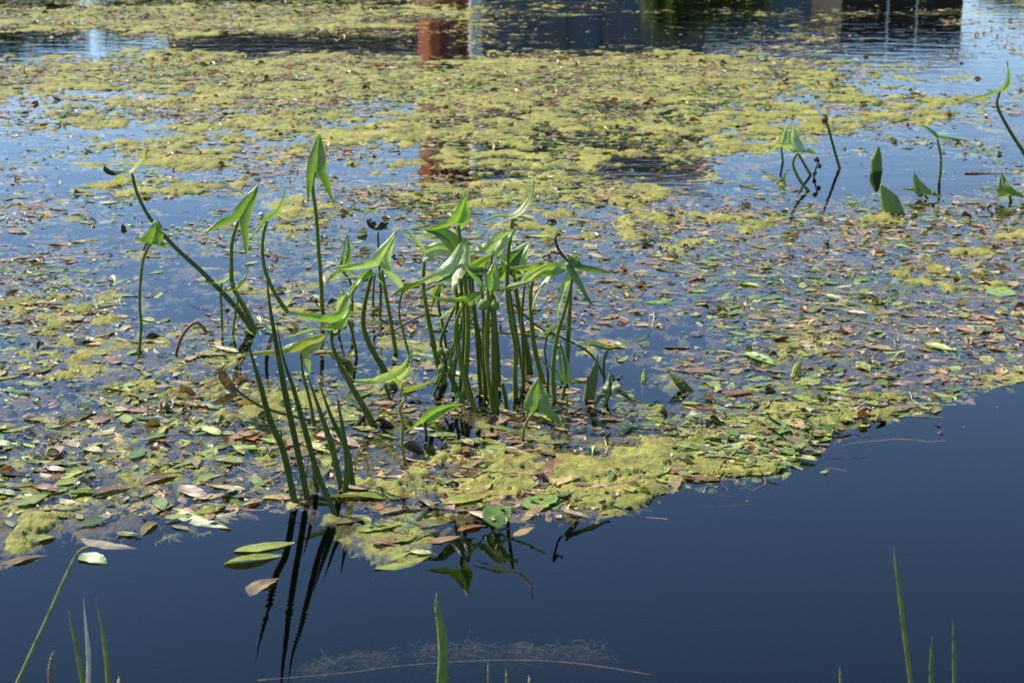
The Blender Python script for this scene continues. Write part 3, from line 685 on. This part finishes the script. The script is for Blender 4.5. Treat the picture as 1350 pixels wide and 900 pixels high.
A('curved leaf lying low over the water in front of the clump', [(562,575),(561,566),(560,556)], (3,2.2), (614,532), (560,555), (531,572), (576,566), 24, (.04,-.03,.0), BRIGHT, GREEN, (-4,-4), .3)
A('leaf bent in a hook beside the pale twisted stalk', [(514,528),(511,516),(507,506)], (4,2.5), (544,461), (507,503), (464,501), (522,500), 30, (.04,-.03,.05), PALE, GREEN, (8,6), .3, (0,4))
A('pale twisted stalk with a yellowing V-shaped leaf', [(534,612),(530,582),(531,556),(527,538),(535,525),(531,518)], (3,2.2), (581,492), (530,516), (512,488), (521,496), 13, (.03,-.02,.0), YEL, PALE, (2,5), .5)
def dead(r, o, Y):
    curl_leaf(r, o, Y, [(313,515),(305,508),(296,498),(288,486)], 15, M_DEAD); curl_leaf(r, o, Y, [(312,517),(303,525),(294,529),(282,532)], 13, M_DEAD)
A('sideways stalk ending in a crumpled brown leaf', [(420,556),(393,550),(350,538),(328,526),(313,515)], (3.5,2), col=GREEN, scol=GREEN, extra=dead)
def balls(r, o, Y):
    for i, (x, y, q) in enumerate([(580,463.5,5.2),(590,464,5.8),(582,486,6),(594,487,5.6),(595,479,5),(607,520,5.5),(608,527,5)]): pod(r, o, Y, x, y, q, M_FRUIT, seed=i)
A('fruiting stem with green ball-shaped seed heads low in the clump', [(606,530),(602,518),(593,495),(587,474),(581,450),(590,425),(602,400),(608,385)], (3.5,2), col=GREEN, scol=GREEN, extra=balls, name='fruiting_stem')
A('stem carrying a pair of seed heads high in the clump\'s middle', [(656,546),(653,490),(652,450),(651,420),(645,403)], (3.8,2), col=GREEN, scol=GREEN, extra=lambda r,o,Y: (pod(r,o,Y,637,402,7.5,M_FRUIT), pod(r,o,Y,653,402,6,M_FRUIT)), name='fruiting_stem')
A('mottled thin leaf pointing right below the large glossy leaf', [(470,470),(467,450),(462,430),(456,415)], (2.6,1.8), (502,404), (455,414), (432,416), (446,404), 16, (.02,-.02,.02), YEL, GREEN, (0,4), .4)
A('pale limp leaf hanging between the two left leaves of the clump', [(446,440),(449,425),(452,410),(455,392)], (2.4,1.8), (446,424), (456,388), (466,372), (448,376), 18, (-.02,.02,.01), PALE, GREEN, (-4,0), .4)
A('thin curved shoot between the bent stalk and the bow leaf', [(540,470),(532,440),(526,410),(530,385)], (2.2,1.5), (560,376), (530,384), (514,392), (524,398), 12, (.02,-.01,.0), BRIGHT, BRIGHT, (0,-4), .4)
A('pale narrow leaf standing upright inside the clump', [(642,520),(643,470),(644,420),(643,380)], (3,2), (644,340), (643,380), (634,396), (656,394), 15, (.01,-.01,.01), PALE, BRIGHT, (-1,0), .4)
A('light strap leaf sweeping down left from the clump\'s centre', [(596,515),(600,480),(606,440),(612,405)], (3,2), (574,424), (612,403), (628,396), (618,420), 15, (-.03,.01,.0), PALE, GREEN, (4,-6), .4)
A('green leaf hanging steeply under the dark torn leaf', [(590,470),(584,430),(578,400),(582,372)], (2.6,1.8), (568,412), (583,370), (606,352), (590,356), 15, (-.03,.02,.0), BRIGHT, GREEN, (-3,-3), .4)
A('slender leaf reaching right over the level spear leaf', [(690,515),(690,470),(688,420),(692,372)], (3,1.8), (738,346), (692,371), (676,384), (700,384), 14, (.03,-.02,.0), PALE, GREEN, (0,-4), .4)
A('short arching leaf at the right stalks\' middle', [(722,515),(722,490),(718,462),(722,440)], (2.4,1.6), (752,432), (722,438), (706,446), (716,452), 12, (.02,-.02,.0), GREEN, GREEN, (0,-4), .4)
for lab, st, r in (('dark thick bare stalk standing in the clump\'s centre', [(640,505),(635,470),(628,430),(622,390),(618,360)], (6,3)),
                   ('bare stalk between the paired seed heads and the pale leaf', [(657,508),(656,470),(653,430),(650,385)], (5,3)),
                   ('leaning bare stem crossing the clump\'s stalks', [(800,505),(780,468),(745,447),(715,434),(690,414),(676,400)], (2,1.6)),
                   ('thin level stem crossing in front of the clump', [(575,505),(612,430),(640,437),(690,441),(722,446)], (2.2,1.6)),
                   ('thin stem crossing from the bow leaf\'s foot to the clump\'s middle', [(572,520),(590,480),(606,446),(628,412)], (2.4,1.6)),
                   ('thin stem leaning left out of the fruiting stem', [(612,532),(598,500),(580,470),(566,452)], (2.2,1.4)),
                   ('short stub of a snapped stalk at the clump\'s front', [(668,540),(666,522),(662,505)], (4,3)),
                   ('slim upright stalk with no leaf beneath the glossy leaf', [(492,418),(492,390),(494,362)], (2.2,1.6))):
    A(lab, st, r, col=GREEN, scol=GREEN)
for i, (pts, lb) in enumerate(((((560,600),(552,592),(540,588),(528,592)), 'rotting brown leaf curled at the pale twisted stalk\'s foot'), (((500,575),(506,590),(512,602),(508,612)), 'brown leaf rag hanging at the stout curved stalk\'s foot'),
        (((470,560),(484,552),(500,556),(520,566)), 'dark slimy leaf wrapped round the stout curved stalk'), (((640,560),(655,552),(672,556),(690,551)), 'brown leaf wrack against the paired-seed stem\'s foot'), (((395,560),(402,575),(412,590),(424,596)), 'yellow-brown leaf folded between the reed blades'))):
    b = on_water(pts[0][0], pts[0][1]); o = curl_leaf(None, b, b.y, pts, 14, M_DEAD if i % 2 else M_DARK, depth=.03); o.location = b; tag(o, lb, 'leaf')
# lower-left brown stems
def bare(name, label, pts, r0, r1, m, cat='stem', group=None, col=None, under=.1, Y=None):
    b = on_water(*pts[0]) if Y is None else at_y(*pts[0], Y); path, (V, F) = stalk_mesh(pts, r0, r1, b.y, under)
    o = mesh_obj(name, V, F, m, origin=(b.x, b.y, b.z)); tag(o, label, cat, group)
    if col: o.color = (*col, 1)
    return o
bare('broken_stem', 'bent brown broken stem left of the clump', [(232,467),(237,450),(246,434),(258,425),(266,430),(273,440)], 2, 2.4, M_DEAD)
bare('broken_stem', 'thin brown twig leaning behind the fruiting stem', [(513,440),(535,426),(562,413)], 1.8, 1.5, M_DEAD)
bare('broken_stem', 'brown stick lying level above the blue pool at right', [(1273,229),(1310,231),(1352,233),(1400,236)], 2, 4.5, M_DEAD, under=.02)
# narrow pointed blades standing in front
def blade_leaf(name, label, pts, w, col, Y=None, group=None, cat='blade', tipw=.05, m=None, under=.12, thick=.3):
    """ribbed narrow leaf standing up: lens-shaped section, pointed end"""
    b = on_water(*pts[0]) if Y is None else at_y(*pts[0], Y); k = mpp(b.y)
    P = catmull([at_y(x, y, b.y+.01*i) for i, (x, y) in enumerate(pts)], 7)
    dn = (P[0]-P[1]).normalized(); P = [P[0]+dn*under] + P; n = len(P)
    V, F = tube(P, [max(.15, w*.5*min(1, ((n-1-i)/(n-1)/.55))**.8)*k if i else w*.5*k for i in range(n)], 8, thick)
    o = mesh_obj(name, V, F, m or M_STALK, origin=(b.x, b.y, b.z)); o.color = (*col, 1)
    return tag(o, label, cat, group)
BL = (.05, .08, .006)
blade_leaf('reed_blade', 'leftmost tall dark green blade, its foot at the mat edge', [(389,663),(373,593),(357,557),(342,503),(332,470),(319,423)], 9, BL)
blade_leaf('reed_blade', 'longest green blade, rising to the S-curved leaf\'s stalk', [(405,657),(392,593),(377,523),(363,447),(355,397),(351,352)], 8.5, BL)
blade_leaf('reed_blade', 'green blade whose foot stands farthest out in the water', [(442,678),(420,627),(403,570),(387,513),(373,470),(363,415)], 8, BL)
blade_leaf('reed_blade', 'short blade between the two longest blades', [(417,641),(413,608),(405,577),(394,535)], 7.5, BL)
blade_leaf('reed_blade', 'light green blade leaning left in the right-hand trio', [(450,643),(437,587),(420,537),(403,487)], 8.5, (.07,.115,.012))
blade_leaf('reed_blade', 'most upright blade of the right-hand trio', [(455,645),(458,613),(451,560),(443,517)], 8.5, (.06,.105,.012))
blade_leaf('reed_blade', 'blade at the back of the right-hand trio', [(465,640),(457,593),(437,550),(418,497)], 8, (.055,.10,.012))
blade_leaf('young_leaf', 'mottled pointed young leaf standing right of the clump', [(776,526),(779,508),(784,488),(788,467)], 15, (.13,.16,.035), cat='leaf')
blade_leaf('young_leaf', 'dark leaf tip leaning left out of open water', [(906,515),(898,506),(890,498),(882,491)], 13, DEEP, cat='leaf')
blade_leaf('young_leaf', 'folded yellow leaf standing up beside the round lime leaf', [(1049,496),(1051,488),(1053,481),(1058,475)], 13, YEL, cat='leaf')
blade_leaf('young_leaf', 'little green shoot on the open water right of the clump', [(849,500),(849,494),(850,486)], 7, BRIGHT, cat='leaf')
# right-hand group in the blue pool
A('three-lobed cupped leaf on a curved stalk in the blue pool', [(1066,252),(1056,240),(1047,223),(1046,211),(1052,202)], (2.6,2), (1047,161), (1053,201), (1027,189), (1079,203), 26, (.05,-.05,-.03), PALE, BRIGHT, (-4,2), .2)
A('pale folded leaf pointing down left beside the cupped leaf', [(1032,214),(1031,204),(1030,194)], (2,1.6), (1038,163), (1030,191), (1002,209), (1040,200), 18, (.04,-.04,.04), PALE, GREEN, (0,0), .3)
A('bare second stalk beside the cupped leaf', [(1069,231),(1060,216),(1053,203)], (2.4,1.8), col=BRIGHT)
def bud(r, o, Y):
    pod(r, o, Y, 1087, 157, 4.5, M_DEAD, 'flower_bud', 1.3); curl_leaf(r, o, Y, [(1086,153),(1081,145),(1077,135)], 7, M_WHITE, 'petal', .004)
A('curved stalk with a brown bud and papery tip', [(1107,222),(1102,205),(1097,187),(1091,165),(1088,160)], (2.6,1.8), col=GREEN, scol=GREEN, extra=bud, name='flower_stalk')
A('dark dried pod stem standing in the blue pool', [(1073,233),(1075,224),(1078,216),(1080,210)], (1.6,1.2), col=DEEP, scol=(.05,.035,.02), extra=lambda r,o,Y: (pod(r,o,Y,1076,210,3.4,M_DARK), pod(r,o,Y,1080,219,3,M_DARK), pod(r,o,Y,1074,228,3,M_DARK)), name='fruiting_stem')
blade_leaf('young_leaf', 'narrow upright leaf standing alone in the blue pool', [(1156,226),(1155,215),(1157,203),(1158,192)], 15, GREEN, cat='leaf')
blade_leaf('young_leaf', 'broad pale leaf tip at the near rim of the blue pool', [(1180,282),(1174,268),(1167,255),(1161,243)], 24, (.17,.24,.05), cat='leaf', thick=.2)
A('cupped leaf resting on the blue pool beside the tall thin stalk', [(1222,262),(1221,260),(1220,257)], (2.5,2), (1205,226), (1221,256), (1242,260), (1187,249), 24, (.03,-.03,.04), GREEN, GREEN, (-2,4), .2)
A('slender stalk with a small leaf spread like wings', [(1238,241),(1240,222),(1240,205),(1236,184)], (2.6,1.8), (1211,165), (1235,182), (1279,187), (1262,192), 12, (.03,-.04,.05), GREEN, BRIGHT, (2,-2), .3)
A('tall stalk entering from beyond the right edge with a long arrow leaf', [(1376,245),(1352,205),(1331,172),(1315,140),(1318,121)], (3.6,2), (1327,80), (1319,120), (1271,131), (1300,118), 15, (.03,-.04,.04), BRIGHT, GREEN, (6,4), .25, (0,3))
A('low cupped leaf at the right rim of the blue pool', [(1333,266),(1332,262),(1331,258)], (2.5,2), (1320,228), (1331,256), (1352,262), (1311,262), 28, (.03,-.03,.03), GREEN, GREEN, (-3,3), .2)

# ------------------------------------------------------------------ sunken weed in the near water
def sunken():
    c = on_water(690, 858, -.03); root = empty('submerged_weed', c); tag(root, 'murky brown weed trailing just under the dark near water', 'weed')
    r = np.random.default_rng(5); Vs, Fs, off = [], [], 0
    knots = [(r.uniform(0, 1), r.normal(0, 5)) for _ in range(34)]
    for i in range(2600):
        kt, ky = knots[r.integers(0, 34)]; t = min(1, max(0, kt + r.normal(0, .025))); px = 400+t*430; py = 878 - 30*math.sin(math.pi*min(1, t*.75+.05)) + ky + r.normal(0, 3.5)
        p = np.array(on_water(px, py, 0)); z0 = -.008-abs(r.normal(0, .035)); ln = r.uniform(.006, .035); an = r.uniform(-3.1, 3.1); cv = r.normal(0, .8)
        q = np.linspace(0, 1, 6); xx = p[0]+ln*q*math.cos(an); yy = p[1]+ln*(q*math.sin(an)+cv*q*q*.5); zz = z0+r.normal(0, .006)*np.sin(q*4)
        w = r.uniform(.0004, .0013)
        Vs.append(np.concatenate([np.stack([xx, yy-w, zz], -1), np.stack([xx, yy+w, zz+w], -1)]) - np.array(c))
        Fs.append(np.array([(off+k, off+k+1, off+k+7, off+k+6) for k in range(5)])); off += 12
    o = np_mesh('weed_fibres', np.concatenate(Vs), np.concatenate(Fs), M_SUBM); o.parent = root; o['kind'] = 'stuff'
    P = catmull([on_water(x_, y_, -.012)-c for x_, y_ in ((340,897),(450,888),(540,877),(640,871),(730,872),(800,880),(860,890))], 8)
    V, F = tube(P, [.0022]*len(P), 6); mesh_obj('stem', V, F, M_DEAD, root)
sunken()
# ------------------------------------------------------------------ grass on the near bank
G = blade_leaf; NY = 2.95
bare('bent_rush', 'thin rush bent over at its top at the lower left', [(18,910),(40,862),(62,815),(82,770),(95,742),(103,728),(112,722),(119,720)], 2.7, 1.4, M_STALK, 'rush', None, (.22,.26,.08), .3, NY)
G('grass_blade', 'green grass blade left of the dry white blade', [(112,915),(104,868),(96,830),(90,803)], 6.2, (.17,.23,.03), NY, None, 'grass blade', under=.3)
G('grass_blade', 'dry white grass blade between two green ones', [(116,915),(117,870),(114,830),(110,788)], 6.2, (.55,.5,.38), NY, None, 'grass blade', under=.3)
G('grass_blade', 'green grass blade right of the dry white blade', [(144,915),(140,865),(134,825),(126,788)], 6.2, (.2,.25,.05), NY+.05, None, 'grass blade', under=.3)
G('grass_blade', 'short dead brown grass tip near the bent rush', [(68,915),(66,890),(67,870),(71,857)], 7, (.16,.12,.07), NY, None, 'grass blade', under=.3)
G('grass_blade', 'tiny pale grass tip right of the green blades', [(157,915),(156,900),(157,890)], 4, (.4,.36,.2), NY, None, 'grass blade', under=.3)
G('grass_blade', 'broad pale-tipped blade rising in front of the sunken weed', [(581,915),(584,865),(582,830),(576,800),(576,781)], 13, (.17,.22,.035), NY-.05, None, 'grass blade', under=.3)
G('grass_blade', 'tall slim grass blade at the lower right', [(1203,915),(1196,860),(1187,790),(1181,745),(1178,719)], 6.2, (.19,.23,.04), NY, None, 'grass blade', under=.3)
G('grass_blade', 'short green blade between the two lower right blades', [(1228,915),(1228,870),(1229,836)], 6, (.09,.2,.03), NY, None, 'grass blade', under=.3)
G('grass_blade', 'pale-tipped straight blade beside the tall slim blade', [(1259,915),(1258,860),(1256,813)], 6.2, (.13,.19,.07), NY, None, 'grass blade', under=.3)
for px, top, lb in ((1107, 877, 'tiny lone grass tip left of the tall slim blade'), (643, 872, 'tiny grass tip in front of the sunken weed, tallest of its row'), (667, 880, 'middle tiny grass tip of the row before the sunken weed'), (588, 870, 'tiny grass tip touching the broad pale-tipped blade'), (697, 890, 'shortest tiny grass tip of the row before the sunken weed')):
    G('grass_blade', lb, [(px+2, 915), (px+1, 905-(905-top)*.5), (px, top)], 4, (.16,.18,.05), NY, 'tiny grass tips on the near bank', 'grass blade', under=.3)

# ------------------------------------------------------------------ far bank: houses and shrubs mirrored in the pond
def gz(x, y): return float(ground_z(np.array([x]), np.array([y]))[0])
def part(name, a, b, m, parent, org):
    V, F = box(a, b); return mesh_obj(name, [(v[0]-org[0], v[1]-org[1], v[2]-org[2]) for v in V], F, m, parent, smooth=False)
def house(label, px0, px1, pyt, Y, depth, wallm, roofm, windows=(), corner=None, name='house', roof_h=.5):
    p0, p1 = mirror(px0, pyt, Y), mirror(px1, pyt, Y); g = gz(p0.x, Y)-.15
    org = Vector(((p0.x+p1.x)/2, Y, g)); root = empty(name, org); tag(root, label, name.replace('_', ' ').split()[-1])
    zt = p0.z - roof_h
    part('wall', (p0.x, Y, g), (p1.x, Y+depth, zt), wallm, root, org)
    xa, xb = p0.x-.25, p1.x+.25
    V = [(xa,Y-.3,zt-.02),(xb,Y-.3,zt-.02),(xb,Y+depth+.3,zt-.02),(xa,Y+depth+.3,zt-.02),(xa,Y+depth*.5,zt+roof_h),(xb,Y+depth*.5,zt+roof_h)]
    mesh_obj('roof', [Vector(v)-org for v in V], [(3,2,1,0),(0,1,5,4),(2,3,4,5),(0,4,3),(1,2,5)], roofm, root, smooth=False)
    for (fx, fz, w_, h_) in windows:
        cx = p0.x+(p1.x-p0.x)*fx; cz = g+(zt-g)*fz
        f = part('window', (cx-w_/2, Y-.06, cz-h_/2), (cx+w_/2, Y+.02, cz+h_/2), M_ROOF, root, org)
        part('pane', (cx-w_/2+.08, Y-.075, cz-h_/2+.08), (cx+w_/2-.08, Y-.05, cz+h_/2-.08), M_GLASS, f, org)
    if corner:
        V, F = tube([Vector((p0.x-.1, Y-.25, g+(zt-.03-g)*i/4)) - org for i in range(5)], [corner]*5, 12); mesh_obj('downpipe', V, F, M_WHITE, root)
    return root
house('tall blue-grey boarded house with a thick white downpipe, mirrored in the pond', 634, 925, 285, 45, 7, M_BLUE, M_ROOF, [(.3,.5,1,1.4),(.62,.5,1,1.4),(.3,.83,1,1),(.62,.83,1,1)], .16, roof_h=1.2)
house('narrow red annex against the tall blue-grey house', 572, 621, 295, 46, 5, M_RED_SHADED, M_ROOF, [(.5,.5,.5,1)], None, 'annex', .4)
lit_side = house('orange-red sunlit side wall of the narrow annex', 549, 574, 300, 44.4, .3, M_RED_LIT, M_ROOF, [], None, 'lit_side_wall', .1); lit_side.rotation_euler.z = -.9  # annex's sunlit left side as its own block, painted brighter
house('low grey wing right of the tall house', 928, 1108, 112, 46, 6, M_BLUE, M_ROOF, [(.4,.5,.8,.8)], None, 'wing', .6)
house('long low dark barn left of the red annex', 225, 548, 150, 52, 7, M_ROOF, M_ROOF, [(.3,.5,.8,.8),(.7,.5,.8,.8)], None, 'barn', 1.2)
house('dark tarred boat shed at the far bank', 1106, 1264, 92, 30, 3, M_WOOD, M_WOOD, [], None, 'shed', .25)
for px in (1168, 1206):
    p = mirror(px, 60, 29.8); V, F = box((p.x-.012, 29.776, gz(p.x, 29.8)-.1), (p.x+.012, 29.8, p.z)); tag(mesh_obj('white_post', V, F, M_WHITE, smooth=False, origin=(p.x, 29.8, 0)), 'thin white post in front of the dark boat shed', 'post', 'white posts by the boat shed')
def shrub(label, px, pyt, Y, wpx, seed):
    r = np.random.default_rng(seed); p = mirror(px, pyt, Y); g = gz(p.x, Y)-.05; H = max(.5, p.z-g); W = wpx*.5*mpp(Y)
    root = empty('shrub', (p.x, Y, g)); tag(root, label, 'shrub', 'shrubs along the far bank')
    n = 2600; cl = r.normal(0, 1, (26, 3)); cl /= np.linalg.norm(cl, axis=1)[:, None]; cl *= r.uniform(.35, .9, (26, 1))
    ctr = cl[r.integers(0, 26, n)] + r.normal(0, .17, (n, 3)); ctr *= np.array([W, W*.8, H*.46]); ctr[:, 2] += H*.52; ctr[:, 2] = np.maximum(ctr[:, 2], .05)
    a = r.normal(0, 1, (n, 3)); a /= np.linalg.norm(a, axis=1)[:, None]; b = np.cross(a, r.normal(0, 1, (n, 3))); b /= np.linalg.norm(b, axis=1)[:, None]
    s = r.uniform(.05, .11, (n, 1)); V = np.stack([ctr-a*s, ctr+b*s*.6, ctr+a*s, ctr-b*s*.6], 1).reshape(-1, 3)
    o = np_mesh('foliage', V, np.arange(n*4).reshape(n, 4), M_FOL); o.parent = root
    for k in range(4):
        q = Vector((r.uniform(-.5, .5)*W, 0, H*.7)); VV, FF = tube(catmull([(0, 0, -.1), q*.5+Vector((0, .05, 0)), q], 4), [.04-.003*i for i in range(9)], 6); mesh_obj('stem', VV, FF, M_BARK, root)
for i, (px, py, Y, w) in enumerate([(10,92,27,110),(66,84,28,95),(-70,100,27,120),(170,60,27,90),(300,30,25,110),(400,28,25,100),(480,60,29,80),(890,52,25,80),(960,48,25,90),(1330,18,26,90),(-180,90,28,140)]):
    shrub('leafy green shrub on the far bank ' + ['left of the bright sky gap','beside the sky gap','at the bank\'s left end','at the barn\'s left corner','before the barn\'s middle','before the barn\'s right half','between barn and red side wall','before the tall house\'s right side','before the low wing','right of the boat shed','farthest from all houses'][i], px, py, Y, w, 900+i)
